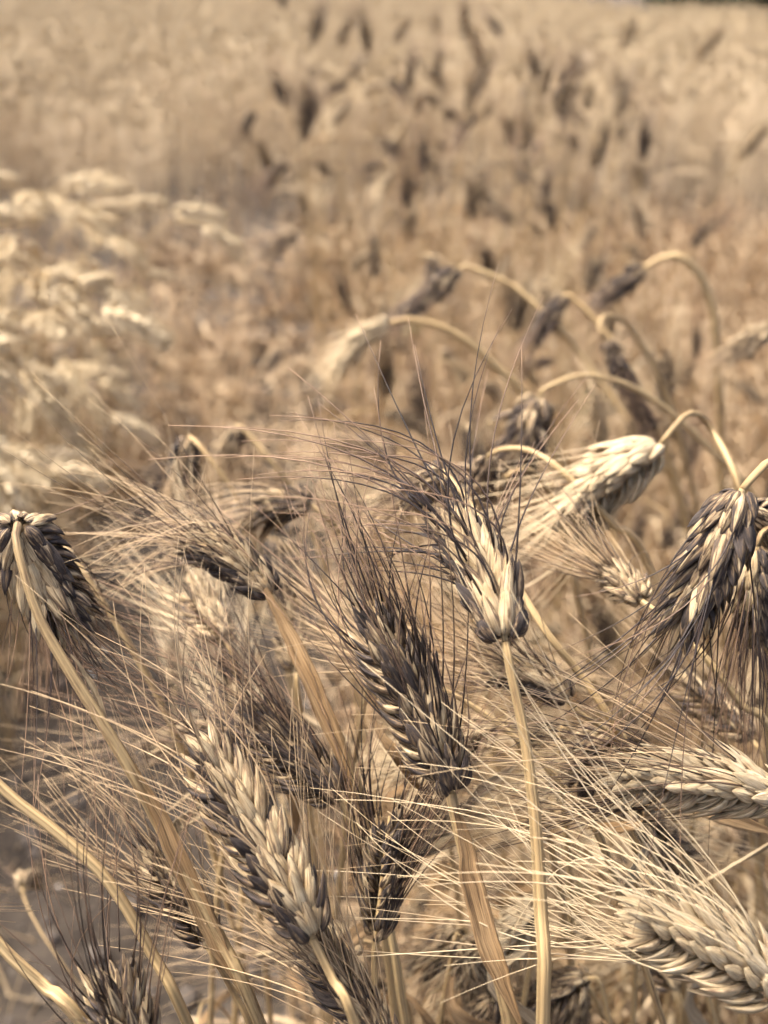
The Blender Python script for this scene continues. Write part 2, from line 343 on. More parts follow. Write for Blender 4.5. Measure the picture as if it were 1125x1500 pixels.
stalk_count = 0
def wheat_stalk(label, ear, stem, kinds=('dark', 'dark'), awn='dark', awn_len=0.12, modes=(), roll=0.0, n=20, size=1.25, ctrl=None,
                stem_w=16, leaves=(), root=None, detail=True, spread=0.2, flare=1.0, per=4, group=None, seed=None, open_=0.45, name='bearded_wheat_stalk', cat='wheat stalk', awn_rad=0.00045):
    """ear: (base, tip) and stem: points from the neck down, all as (photo x, photo y, depth in metres)"""
    global stalk_count
    stalk_count += 1; r = random.Random(seed if seed is not None else 900+stalk_count)
    b, t = P(*ear[0]), P(*ear[1]); c = P(*ctrl) if ctrl else (b+t)/2+rvec(r)*0.004
    pts = [b]+[P(*q) for q in stem]
    last = pts[-1]; dirn = nrm(pts[-1]-pts[-2])
    if root is None:
        h = last[2]; hor = np.array([dirn[0], dirn[1]]); down = max(0.25, -dirn[2]); run = hor/down*h*0.38
        m = np.hypot(*run); run = run*min(1, 0.30/max(m, 1e-6))
        root = (last[0]+run[0], max(last[1]+run[1], last[1]+0.02))
    rz = float(ground_height(root[0], root[1]))-0.01; rt = np.array([root[0], root[1], rz])
    ln_ = np.linalg.norm(last-rt); m1 = last+dirn*0.22*ln_; mid = (m1+(last+rt)/2)/2; mid[2] = min(mid[2], last[2]*.8)
    e = thing(name, label, cat, tuple(rt), group)
    path = smooth_path(pts+[mid, rt], 130)-rt; path[3:-3] += np.cumsum(np.array([rvec(r) for _ in range(124)]), 0)*0.00012
    dref = np.mean([D(q[2]) for q in stem]) if stem else ear[0][2]
    w = stem_w*dref/FPX*0.5; L = len(path); u = np.linspace(0, 1, L)
    rad = w*(0.62+0.38*np.clip(u/.12, 0, 1))
    node_at = r.uniform(.42, .6); rad = rad*(1+0.28*np.exp(-((u-node_at)/.008)**2))
    mb = MB(); mb.tube(path, rad, 9); mesh_obj('stem', mb.mesh('stem', M_STEM), e)
    ax = nrm(t-b); toc = nrm(CAMP-(b+t)/2); xr = nrm(toc-ax*np.dot(toc, ax)); yr = np.cross(ax, xr)
    xref = math.cos(roll)*xr+math.sin(roll)*yr
    lay, C = ear_layout(b, c, t, xref, n, size, r, flare)
    if detail:
        mb = MB(); mb.tube(np.array([C(k) for k in np.linspace(0, .95, 14)])-rt, np.linspace(.0016, .0008, 14), 6); eo = mesh_obj('ear', mb.mesh('rachis', M_STEM), e)
        for p, Rm, s, sd, a_, X in lay:
            kd = kinds[0] if sd > 0 else kinds[1]
            if r.random() < .08: kd = kinds[1] if sd > 0 else kinds[0]
            o = mesh_obj('spikelet', r.choice(SPK[kd]), eo); o.matrix_local = Matrix((M4(Rm*s, p-rt)).tolist())
    else:
        mb = MB()
        for p, Rm, s, sd, a_, X in lay: spikelet_into(mb, M4(Rm*s, p-rt), kinds[0] if sd > 0 else kinds[1], r, HUSK_MD)
        mb.tube(np.array([C(k) for k in np.linspace(0, .95, 8)])-rt, np.linspace(.0016, .0008, 8), 5)
        eo = mesh_obj('ear', mb.mesh('ear', M_HUSK_PALE if kinds[0] == 'pale' else M_HUSK), e)
    if awn_len > 0:
        mo = [(wt, VC(*dv), st) for wt, dv, st in modes]
        mesh_obj('awns', make_awns(lay, r, awn, awn_len, mo, rt, per, awn_rad, 10, spread, open_), eo, 'stuff')
    for pp, wpx, tw, pale in leaves:
        q = smooth_path([P(*k) for k in pp], 22)-rt; dm = np.mean([D(k[2]) for k in pp]); s = np.linspace(0, 1, 22)
        wd = wpx*dm/FPX*np.clip(np.minimum(0.28+s*2.5, (1.02-s)*2.6), 0.06, 1)
        q = q+np.cumsum(np.array([rvec(r) for _ in range(22)]), 0)*0.0006
        mb = MB(); mb.ribbon(q, wd, tw, 0.45, 6, side=VC(1, 0.1, 0.3)); mesh_obj('leaf', mb.mesh('leaf', M_LEAF_PALE if pale else M_LEAF), e)
    return e


# ------------------------------------------------------------------ the ears in focus
W = wheat_stalk
W('bearded wheat ear with a cream middle and black flanks, on the straight bare upright straw', ((740, 940, .430), (640, 752, .520)), [(748, 985, .428), (767, 1070, .428), (783, 1190, .428), (793, 1330, .43), (797, 1510, .435)],
  ('mixed', 'dark'), 'dark', .125, [(6, (-1, .10, -.05), .92), (1.2, (.62, -.75, .2), .7), (.8, (-.2, -.9, .4), .5), (1, (-.9, -.4, .1), .6)], roll=.12, n=20, size=1.75, spread=.15, awn_rad=.00068, ctrl=(728, 845, .455), stem_w=21, flare=1.15, per=3)
W('dark brown and tan ear, tip up, on thick sheathed straw below the black-flanked ear', ((660, 1162, .455), (528, 890, .490)), [(667, 1195, .455), (690, 1290, .455), (715, 1390, .46), (752, 1515, .465)],
  ('dark', 'tan'), 'dark', .10, [(2, (-.75, -.65, .1), .6), (2, (-.15, -1, .1), .65), (1.6, (.75, -.6, 0), .6)], roll=.5, n=20, size=1.72, ctrl=(618, 1030, .46), awn_rad=.00055, stem_w=27, flare=1.1,
  leaves=[([(668, 1185, .452), (692, 1290, .45), (722, 1400, .45), (765, 1520, .45)], 34, .5, False)])
W('ear with cream husks down one side and slate husks down the other, over bare soil', ((458, 1376, .425), (280, 1062, .475)), [(470, 1400, .425), (492, 1445, .425), (530, 1530, .43)],
  ('mixed', 'mixed'), 'tan', .125, [(2.4, (.10, -1, .1), .65), (1.8, (-1, .02, 0), .7), (1.3, (.55, -.85, 0), .6), (.8, (-.8, -.5, .1), .6)], roll=.42, n=21, size=1.72, per=2, ctrl=(385, 1235, .435), stem_w=20, flare=1.05)
W('blackish ear half hidden behind a tan leaf blade and a veil of awns', ((498, 1172, .57), (368, 1040, .60)), [(520, 1215, .57), (560, 1320, .58), (590, 1480, .6)],
  ('dark', 'dark'), 'dark', .11, [(2, (-1, -.25, 0), .6), (1, (-.3, -1, 0), .5), (1, (-.9, .2, 0), .5)], roll=.7, n=20, size=1.5, stem_w=14)
W('small upright dark ear with pale dots of grain between two leaning straws', ((550, 1378, .53), (572, 1185, .55)), [(548, 1410, .53), (552, 1520, .54)],
  ('dark', 'tan'), 'dark', .10, [(1, (.5, -.85, 0), .6), (1, (-.5, -.85, 0), .6), (.6, (.9, -.3, 0), .5)], roll=1.1, n=20, size=1.15, stem_w=14)
W('short rusty brown ear hanging tip up against the soil, behind a flat straw', ((305, 1388, .56), (205, 1252, .58)), [(318, 1410, .565), (345, 1460, .58), (380, 1540, .6)],
  ('tan', 'dark'), 'tan', .085, [(1, (-1, -.2, 0), .6), (1, (-.3, -1, 0), .5)], roll=.9, n=18, size=1.2, stem_w=13)
W('tan and grey ear standing under the cream-and-slate ear, beside its straw', ((575, 1545, .455), (448, 1372, .475)), [(590, 1580, .46), (610, 1660, .47)],
  ('tan', 'dark'), 'tan', .11, [(1, (-.3, -1, 0), .5), (1, (.5, -.8, 0), .5), (1, (-1, .1, 0), .6)], roll=.4, n=20, size=1.3, stem_w=18)
W('greyish ear tip with fanned black awns rising out of the low leaves', ((225, 1610, .43), (160, 1420, .44)), [(232, 1650, .43), (245, 1760, .44)],
  ('tan', 'mixed'), 'dark', .115, [(1.6, (.25, -1, 0), .6), (1, (-.35, -1, 0), .5), (1, (.7, -.7, 0), .5)], roll=.4, n=18, size=1.5, stem_w=18, per=2)
W('drooping ear with bleached bristly base, nodding over a long slanting pale straw', ((26, 768, .50), (112, 925, .545)), [(25, 800, .485), (58, 905, .475), (125, 1020, .475), (190, 1125, .48), (245, 1230, .49), (320, 1370, .5), (385, 1510, .51)],
  ('mixed', 'tan'), 'dark', .085, [(1.6, (-.35, .95, 0), .55), (1.6, (.95, .05, 0), .6), (1, (.6, .8, .1), .4), (.6, (.7, -.6, 0), .5)], roll=.35, n=21, size=1.85, ctrl=(40, 800, .535), stem_w=19, flare=1.25,
  leaves=[([(103, 960, .476), (135, 1010, .478), (160, 1070, .48), (180, 1110, .482)], 9, .9, True), ([(195, 1120, .478), (245, 1215, .482), (300, 1330, .49), (395, 1510, .5)], 30, .8, False)])
W('nodding black ear hung from the arching tip of its pale straw, awns combed sideways', ((1088, 716, .465), (992, 928, .500)), [(1100, 702, .466), (1128, 676, .475), (1175, 672, .49), (1240, 750, .51), (1290, 950, .54)],
  ('dark', 'mixed'), 'dark', .125, [(2.2, (-1, .22, .0), .8), (2.2, (.22, 1, 0), .6), (.8, (-.5, .8, 0), .4)], roll=.25, n=21, size=1.7, ctrl=(1050, 805, .475), stem_w=17, open_=.6, per=2)
W('brown ear partly covered by the nodding black ear', ((1088, 742, .56), (1195, 800, .59)), [(1078, 735, .565), (1062, 745, .58), (1040, 830, .62), (1035, 1000, .68)],
  ('tan', 'dark'), 'tan', .09, [(1, (1, .4, 0), .5)], roll=.6, n=20, size=1.3, stem_w=12)
W('grey and cream ear hanging low beneath the nodding black ear', ((1108, 800, .55), (1120, 935, .58)), [(1112, 785, .55), (1135, 770, .56), (1175, 800, .58), (1200, 960, .62)],
  ('mixed', 'dark'), 'dark', .10, [(1, (.3, 1, 0), .6), (1, (-.5, .9, 0), .5)], roll=.5, n=20, size=1.3, stem_w=12)
W('plump pale cream ear with combed cream awns, hung from an arching pale straw', ((966, 652, .69), (806, 776, .70)), [(984, 630, .69), (1002, 610, .69), (1022, 606, .695), (1046, 634, .70), (1085, 720, .68), (1120, 900, .74)],
  ('pale', 'pale'), 'pale', .105, [(2, (-.85, .62, 0), .7), (1.6, (-1, .1, .1), .7)], roll=.75, n=22, size=2.0, per=2, ctrl=(895, 695, .69), stem_w=13, flare=.9)
W('beige ear lying level with long brown awns, above an arched brown leaf', ((1150, 1172, .47), (885, 1148, .50)), [(1165, 1178, .47), (1215, 1230, .48), (1250, 1400, .5)],
  ('pale', 'pale'), 'tan', .125, [(2, (-1, -.12, 0), .7), (1.4, (-.9, .35, 0), .7), (.6, (-.6, -.8, 0), .5)], roll=.7, n=21, size=1.55, ctrl=(1010, 1128, .48), stem_w=18,
  leaves=[([(840, 1205, .55), (930, 1188, .54), (1030, 1195, .53), (1140, 1232, .53)], 34, 1.0, False)])
W('thick cream ear lying in the tangle with long straight cream awns', ((1145, 1462, .420), (918, 1342, .440)), [(1165, 1480, .42), (1210, 1560, .43), (1230, 1700, .45)],
  ('pale', 'pale'), 'pale', .14, [(3, (-.78, -.62, .05), .8), (2, (-1, .12, 0), .75), (1.2, (-.32, -.95, 0), .75), (.6, (-.6, .75, 0), .5)], roll=.8, n=19, size=1.75, ctrl=(1040, 1375, .425), stem_w=20, flare=1.1)
W('buff ear bent over at the head of a leafy straw, grey awns hanging beneath', ((398, 872, .60), (292, 806, .62)), [(418, 905, .60), (455, 985, .60), (500, 1085, .605), (535, 1190, .61), (560, 1330, .63)],
  ('mixed', 'mixed'), 'tan', .10, [(1.5, (-.3, 1, 0), .6), (1, (-1, .2, 0), .5), (.8, (-.4, -.4, 0), .5)], roll=.3, n=20, size=1.45, ctrl=(335, 805, .60), stem_w=15,
  leaves=[([(388, 862, .585), (440, 960, .58), (490, 1060, .575), (535, 1195, .57)], 26, .7, False)])
W('small curved golden ear with a dark underside, beside the bent buff ear', ((455, 738, .70), (362, 776, .72)), [(470, 752, .70), (505, 785, .71), (560, 870, .73), (620, 1050, .78)],
  ('tan', 'dark'), 'tan', .08, [(1, (-.8, .7, 0), .6)], roll=.6, n=18, size=1.35, ctrl=(410, 728, .70), stem_w=10)
W('silvery small ear lying behind the straight upright straw', ((832, 1026, .60), (738, 990, .62)), [(850, 1045, .60), (905, 1085, .62), (980, 1180, .66)],
  ('mixed', 'tan'), 'tan', .11, [(1.5, (-1, .1, 0), .6), (1, (.4, -.9, 0), .5)], roll=.3, n=18, size=1.3, ctrl=(795, 985, .61), stem_w=11)
W('dark ear hanging from a wide hooped straw above the plump cream ear', ((790, 580, .90), (752, 690, .93)), [(800, 568, .90), (860, 550, .91), (940, 575, .94), (1030, 650, .98), (1120, 760, 1.05)],
  ('dark', 'dark'), 'dark', .07, [(1, (-.2, 1, 0), .5)], roll=.4, n=20, size=2.1, stem_w=9, detail=False)
W('ragged charcoal ear crouched behind the cream-and-black ear', ((740, 700, .76), (668, 715, .79)), [(755, 690, .76), (790, 700, .78), (830, 800, .82)],
  ('dark', 'tan'), 'dark', .07, [(1, (-1, .1, 0), .5), (1, (.2, -1, 0), .4)], roll=.4, n=18, size=1.6, stem_w=10, detail=False)
W('pale curved straw with a tiny dark head behind the plump cream ear', ((715, 668, .72), (700, 720, .74)), [(735, 658, .71), (775, 660, .70), (825, 692, .69), (900, 770, .69), (960, 850, .70)],
  ('dark', 'tan'), 'tan', .06, [], n=14, size=1.1, stem_w=11, detail=False)
W('nearly black ear held out level at the end of a tall arching straw', ((672, 393, 1.22), (592, 462, 1.25)), [(690, 392, 1.22), (760, 425, 1.22), (840, 505, 1.22), (920, 615, 1.23), (1000, 735, 1.26)],
  ('dark', 'dark'), 'dark', .06, [(1, (-.8, .7, 0), .5)], n=20, size=1.6, stem_w=10, detail=False)
W('dark ear tucked under the second tall arching straw', ((826, 432, 1.2), (780, 497, 1.22)), [(835, 434, 1.2), (885, 485, 1.2), (935, 580, 1.2), (985, 690, 1.22)],
  ('dark', 'dark'), 'dark', .05, [], n=18, size=1.5, stem_w=12, detail=False)
W('long brown black ear hanging along the crossing of two arching straws', ((886, 498, 1.05), (958, 640, 1.08)), [(878, 480, 1.05), (890, 462, 1.06), (930, 490, 1.1), (990, 620, 1.15)],
  ('dark', 'tan'), 'dark', .05, [], n=22, size=1.35, stem_w=9, detail=False)
W('brown ear lying level on its own above the grey soil path', ((582, 664, .95), (476, 650, .98)), [(600, 680, .95), (640, 740, .97), (690, 900, 1.02)],
  ('tan', 'dark'), 'tan', .06, [(1, (-1, 0, 0), .5)], n=20, size=1.3, stem_w=9, detail=False)
W('cream ear drooping from a broad arch of pale straw', ((572, 474, 1.12), (492, 548, 1.15)), [(600, 468, 1.12), (660, 485, 1.13), (725, 535, 1.15), (785, 610, 1.18)],
  ('pale', 'pale'), 'pale', .05, [], n=20, size=1.4, ctrl=(520, 485, 1.12), stem_w=13, detail=False)
W('dark nodding ear beside a thick cream hoop of straw', ((945, 393, 1.3), (880, 440, 1.33)), [(965, 380, 1.3), (1000, 378, 1.3), (1035, 425, 1.32), (1050, 520, 1.35)],
  ('dark', 'tan'), 'dark', .05, [], n=18, size=1.6, stem_w=13, detail=False)
W('brown ear pointing down-slope, hung from a straw off the dark hoop', ((1135, 478, 1.1), (1068, 522, 1.12)), [(1150, 475, 1.1), (1185, 520, 1.12), (1200, 650, 1.15)],
  ('tan', 'dark'), 'tan', .05, [], n=18, size=1.5, stem_w=11, detail=False)
W('bleached ear hanging from a short slanted straw at the edge of the soil path', ((278, 640, .86), (262, 712, .88)), [(292, 652, .85), (320, 688, .85), (350, 735, .86), (390, 850, .9)],
  ('mixed', 'dark'), 'tan', .05, [(1, (-.3, 1, 0), .5)], n=18, size=1.5, stem_w=10, detail=False)
W('small brown ear behind the bleached hanging ear', ((345, 622, 1.0), (330, 660, 1.02)), [(360, 632, 1.0), (400, 680, 1.0), (440, 735, 1.02), (480, 850, 1.05)],
  ('tan', 'dark'), 'tan', .05, [], n=16, size=1.3, stem_w=9, detail=False)
# straws that run into the frame; their ears nod beyond its edge or among the leaves
W('long bare pale straw slanting down to the soil past the rusty brown ear', ((-150, 985, .47), (-215, 1130, .50)), [(-125, 1000, .46), (-60, 1080, .455), (0, 1150, .455), (95, 1228, .46), (160, 1292, .465), (225, 1400, .475), (285, 1520, .49)],
  ('dark', 'tan'), 'dark', .10, [(1, (1, .3, 0), .6)], n=20, stem_w=17, detail=False)
W('stout straw crossing the soil beneath the long bare straw', ((-160, 1230, .44), (-240, 1300, .46)), [(-120, 1240, .44), (0, 1385, .44), (70, 1450, .445), (150, 1530, .45)],
  ('tan', 'tan'), 'tan', .12, [(1, (1, -.2, 0), .7)], n=20, stem_w=20, detail=False)
W('thin straw running down behind the drooping bristly ear', ((92, 800, .66), (75, 900, .68)), [(110, 818, .65), (150, 880, .65), (205, 970, .655), (262, 1085, .665), (300, 1200, .68)],
  ('tan', 'dark'), 'dark', .07, [(1, (.4, 1, 0), .5)], n=18, size=1.3, stem_w=11, detail=False)
W('slanting straw passing behind the cream-and-black ear to the lower tangle', ((650, 690, .66), (600, 730, .68)), [(690, 740, .65), (790, 908, .62), (850, 985, .62), (905, 1070, .62), (960, 1200, .65)],
  ('tan', 'dark'), 'tan', .07, [], n=16, size=1.2, stem_w=11, detail=False)
W('pale straw crossing behind the dark brown ear', ((600, 985, .58), (560, 960, .60)), [(640, 1005, .57), (690, 1032, .565), (760, 1085, .56), (830, 1160, .56), (900, 1290, .58)],
  ('tan', 'mixed'), 'tan', .08, [], n=16, size=1.1, stem_w=12, detail=False)
W('bright straw running under the nodding black ear', ((940, 880, .60), (900, 850, .62)), [(985, 915, .59), (1030, 960, .58), (1085, 1030, .58), (1150, 1130, .59)],
  ('tan', 'tan'), 'tan', .07, [], n=16, size=1.1, stem_w=14, detail=False)

# half-buried ears between and below the sharp ones
rt_ = random.Random(31)
for k in range(20):
    px, py = (rt_.uniform(520, 1120), rt_.uniform(960, 1480)) if k % 5 else (rt_.uniform(330, 520), rt_.uniform(900, 1250))
    d = rt_.uniform(.625, .72); a = rt_.uniform(0, 6.28); L = rt_.uniform(120, 190); ex, ey = math.cos(a)*L, math.sin(a)*L*.7
    kd = rt_.choice([('tan', 'tan'), ('tan', 'mixed'), ('pale', 'pale'), ('tan', 'dark')]); sx = rt_.uniform(-60, 120)
    lv = [([(px+sx*.3, py+60, d-.01), (px+sx*.3+rt_.uniform(-90, 90), py+120, d-.02), (px+sx*.3+rt_.uniform(-160, 160), py+170+rt_.uniform(-60, 90), d)], rt_.uniform(14, 26), rt_.uniform(-2, 2), rt_.random() < .5)]
    look = {'tan': 'tan', 'pale': 'cream'}[kd[0]]+(' and dark' if kd[1] == 'dark' else ' and grey' if kd[1] == 'mixed' else '')
    W('half buried %s ear veiled by crossing awns below the sharp ears' % look, ((px, py, d), (px+ex, py+ey, d+.03)), [(px-ex*.12+sx*.05, py-ey*.12+15, d), (px-ex*.1+sx*.4, py+90, d+.01), (px+sx, py+260, d+.04)],
      kd, 'pale' if kd[0] == 'pale' or k % 3 == 0 else 'tan', .115, [], roll=rt_.uniform(0, 1.5), n=18, size=1.35, stem_w=10, detail=False, leaves=lv, group='half buried %s ears in the tangle' % look, per=3, awn_rad=.00036)

# ------------------------------------------------------------------ stalks of the strip and of the plot beside the path: prototypes, then copies
def prototype(kind, seed):
    """meshes of one whole stalk standing at the origin, about 1 m tall; nods towards +X"""
    r = random.Random(seed); H = r.uniform(.84, 1.0) if kind != 'plot' else r.uniform(.90, 1.0)
    q_ = r.random(); nod = r.uniform(2.3, 3.7) if kind == 'plot' else r.uniform(.05, .6) if q_ < .4 else r.uniform(3.3, 4.3) if q_ < .85 else r.uniform(1.0, 2.4)
    pts = [np.array([0, 0, 0.0])]; d = 0.0; bow = r.uniform(-.05, .05); ns = 30; step = H/ns
    for i in range(ns):
        u = i/ns; d = r.uniform(-.004, .004)+0.05*u+(nod*.62*max(0, (u-.78)/.22)**1.3)
        pts.append(pts[-1]+step*np.array([math.sin(d), bow*u*.3, math.cos(d)]))
    pts = np.array(pts); b = pts[-1]; ax = nrm(pts[-1]-pts[-2]); el = r.uniform(.075, .10)*(1.3 if kind == 'plot' else 1)
    side = nrm(np.array([ax[2], 0, -ax[0]])); e2 = nrm(ax+side*min(.9, nod*.28)); c = b+ax*el*.5; t = c+e2*el*.5
    mb = MB(); mb.tube(pts, np.linspace(.0023, .0012, len(pts)), 5); out = {'stem': mb.mesh('stem', M_STEM)}
    kinds = {'row': r.choice([('dark', 'dark'), ('dark', 'dark'), ('dark', 'tan'), ('mixed', 'dark'), ('tan', 'tan')]), 'plot': ('pale', 'pale'), 'straw': ('tan', 'tan'), 'tangle': ('tan', 'tan')}[kind]
    xr = rot_z(r.uniform(0, 6.28)) @ np.array([1.0, 0, 0]); n = 18
    lay, C = ear_layout(b, c, t, xr, n, 1.4 if kind == 'row' else 1.9 if kind == 'plot' else 1.3, r)
    mb = MB()
    for p, Rm, s, sd, a_, X in lay: spikelet_into(mb, M4(Rm*s, p), kinds[0] if sd > 0 else kinds[1], r, HUSK_LO if kind == 'plot' else HUSK_MD)
    out['ear'] = mb.mesh('ear', M_HUSK_PLOT if kind == 'plot' else M_HUSK)
    an = {'row': 'dark' if 'dark' in kinds else 'tan', 'plot': 'pale', 'straw': 'pale', 'tangle': 'tan'}[kind]
    out['awns'] = make_awns(lay, r, an, (.05 if kind == 'plot' else .115 if seed > 159 else .085), [], np.zeros(3), 3 if kind == 'row' else 2, .0005, 9 if seed > 159 else 6, .22)
    out['leaf'] = []; out['look'] = {('dark', 'dark'): 'black eared', ('dark', 'tan'): 'brown and black eared', ('mixed', 'dark'): 'cream and black eared', ('tan', 'tan'): 'tan eared', ('pale', 'pale'): 'cream eared'}[kinds]
    for k in range(r.choice([3, 4, 4]) if seed > 159 else r.choice([1, 2, 2])):
        h = r.uniform(.25, .75)*H; i = int(h/step); a = r.uniform(0, 6.28); dr = np.array([math.cos(a), math.sin(a), 0]); q = [pts[i]]; L = r.uniform(.12, .26); th = r.uniform(.3, .9)
        for j in range(9): th += r.uniform(.15, .42); q.append(q[-1]+L/9*(dr*math.sin(th)+np.array([0, 0, math.cos(th)]))+rvec(r)*.004)
        q = np.array(q); u = np.linspace(0, 1, 10)
        mb = MB(); mb.ribbon(smooth_path(q, 14), .0085*np.clip(np.minimum(.5+np.linspace(0, 1, 14)*3, (1.03-np.linspace(0, 1, 14))*2.2), .08, 1), r.uniform(-3, 3), .6, 3)
        out['leaf'].append(mb.mesh('leaf', R.choice([M_LEAF, M_LEAF_PALE])))
    return out
ROW = [prototype('row', 40+k) for k in range(12)]
STRAW = [prototype('straw', 60+k) for k in range(5)]
TANGLE = [prototype(k, 160+i) for i, k in enumerate(['row', 'tangle', 'straw', 'tangle', 'row', 'straw', 'tangle', 'row', 'tangle', 'straw'])]
PLOT = [prototype('plot', 80+k) for k in range(8)]
def place(proto, x, y, rz, sc, tiltv, label, group, name):
    z = float(ground_height(x, y))-.008
    e = thing(name, label, 'wheat stalk', (x, y, z), group); e.rotation_euler = (tiltv[0], tiltv[1], rz); e.scale = (sc,)*3
    mesh_obj('stem', proto['stem'], e); ear = mesh_obj('ear', proto['ear'], e); mesh_obj('awns', proto['awns'], ear, 'stuff')
    for lf in proto['leaf']: mesh_obj('leaf', lf, e)
r = random.Random(77)
# standing room: the view corridor straight in front of the sharp ears stays free
n_row = 0; tries = 0
while n_row < 175 and tries < 20000:
    tries += 1
    y = 0.95+3.5*r.random()**1.15; lo = -0.12-.05*max(0, y-2.2)*2; hi = 0.42+.07*y
    x = r.uniform(lo, hi)
    if y < 1.5 and x < .05: continue
    sc = r.uniform(.78, 1.02)*(1.0 if y > 1.9 else .80)
    if y > 2.9 and r.random() < .40: sc = r.uniform(1.02, 1.16)
    pr = r.choice(ROW if r.random() < .6 else STRAW); tall = 'tall' if sc > .98 else 'short' if sc < .8 else 'middling'
    where = 'near the cross alley' if y > 3.2 else 'midway along the strip' if y > 1.9 else 'close behind the sharp ears'
    place(pr, x, y, r.uniform(0, 6.28), sc, (r.gauss(0, .13), r.gauss(0, .13)), '%s %s bearded wheat stalk standing loosely %s' % (tall, pr['look'], where), '%s %s wheat stalks %s' % (tall, pr['look'], where), 'bearded_wheat_stalk')
    n_row += 1
n_t = 0
while n_t < 84:
    y = r.uniform(.44, 1.25); x = r.uniform(-.10, .48); sc = r.uniform(.50, .80); pr = r.choice(TANGLE)
    if y*.885+(1.2-sc*.95)*.466 < .62 or x > .12+.42*y: continue
    place(pr, x, y, r.uniform(0, 6.28), sc, (r.gauss(0, .22), r.gauss(0, .22)), 'low %s bearded wheat stalk lodged in the tangle under the sharp ears' % pr['look'], '%s wheat stalks lodged in the tangle' % pr['look'], 'bearded_wheat_stalk'); n_t += 1
n_plot = 0
for k in range(200):
    y = 1.15+1.3*r.random()**1.1; x = -0.60-.66*r.random()**1.6-0.03*y; sc = r.uniform(.66, .97)
    size = 'tall' if sc > .82 else 'low' if sc < .72 else 'middling'; zone = 'set back behind the edge of the plot' if x < -.86 else 'at the front corner of the plot' if y < 1.5 else 'on the open edge of the plot beside the soil path'
    place(r.choice(PLOT), x, y, r.gauss(-.1, 1.1), sc, (r.gauss(0, .09), r.gauss(.10, .12)), '%s creamy nodding wheat stalk %s' % (size, zone), '%s cream wheat stalks %s' % (size, zone), 'wheat_stalk')

# ------------------------------------------------------------------ wheat nobody could count: clump meshes set out on points
def clump(seed, n, half, hgt):
    """a square yard of standing wheat seen from afar"""
    r = random.Random(seed); mb = MB(); mh = MB()
    for i in range(n):
        x, y = r.uniform(-half, half), r.uniform(-half, half); h = hgt*r.uniform(.84, 1.07); a = r.uniform(0, 6.28); nod = r.uniform(.4, 2.2); dr = np.array([math.cos(a), math.sin(a), 0]); ln = np.array([r.gauss(0, .05), r.gauss(0, .05), 0])
        pts = [np.array([x, y, 0])]; ns = 6
        for j in range(ns):
            u = j/ns; d = nod*.7*max(0, (u-.6)/.4)**1.4; pts.append(pts[-1]+h/ns*(dr*math.sin(d)+ln+np.array([0, 0, math.cos(d)])))
        mb.tube(np.array(pts), np.linspace(.0026, .0016, ns+1), 3, dark=r.uniform(-.1, .3))
        ax = nrm(pts[-1]-pts[-2]); t = pts[-1]+ax*.085+np.array([0, 0, -.02])
        lay, C = ear_layout(pts[-1], pts[-1]+ax*.045, t, dr+rvec(r)*.3, 8, 1.9, r)
        for p, Rm, s, sd, a_, X in lay: mh.husk(M4(Rm*s, p), .0140, .0090, .04+r.uniform(-.1, .2), HUSK_LO)
        for q in range(3): p, Rm = lay[q*2][:2]; mh.tube(awn_path(p, Rm[:, 2], nrm(Rm[:, 2]+rvec(r)*.2), .05, 3, r), np.linspace(.0006, .0003, 3), 3, dark=.2)
        if r.random() < .5:
            i0 = r.randint(1, 4); th = .5; q = [pts[i0]]; a = r.uniform(0, 6.28); d2 = np.array([math.cos(a), math.sin(a), 0])
            for j in range(4): th += r.uniform(.2, .6); q.append(q[-1]+.04*(d2*math.sin(th)+np.array([0, 0, math.cos(th)])))
            mb.ribbon(np.array(q), .008*np.array([.7, 1, 1, .7, .1]), r.uniform(-2, 2), .5, 3, dark=r.uniform(.1, .5))
    return mb.mesh('clump_straw', M_FIELD), mh.mesh('clump_ears', M_HUSK_PALE)
def low_clump(seed, n, spread, hgt):
    """broken straw and withered leaves low in the strip"""
    r = random.Random(seed); mb = MB()
    for i in range(n):
        x, y = r.gauss(0, spread), r.gauss(0, spread); a = r.uniform(0, 6.28); d = np.array([math.cos(a), math.sin(a), 0]); th = r.uniform(.02, .5); L = hgt*r.uniform(.4, 1.1); q = [np.array([x, y, 0])]
        leaf = r.random() < .5
        for j in range(7):
            if leaf: th += r.uniform(.05, .55)
            elif r.random() < .12: th += r.uniform(.3, 1.0)
            nx_ = q[-1]+L/7*(d*math.sin(th)+np.array([0, 0, math.cos(th)])); nx_[2] = max(nx_[2], .004); q.append(nx_)
        q = np.array(q)
        if leaf: mb.ribbon(q, .010*r.uniform(.6, 1.2)*np.array([.7, 1, 1, .95, .8, .6, .35, .08]), r.uniform(-3, 3), .5, 3, dark=r.uniform(0, .6))
        else: mb.tube(q, np.linspace(.0024, .0016, 8), 4, dark=r.uniform(-.1, .5))
    return mb.mesh('low_straw', M_LEAF if seed % 3 == 0 else M_LOW)
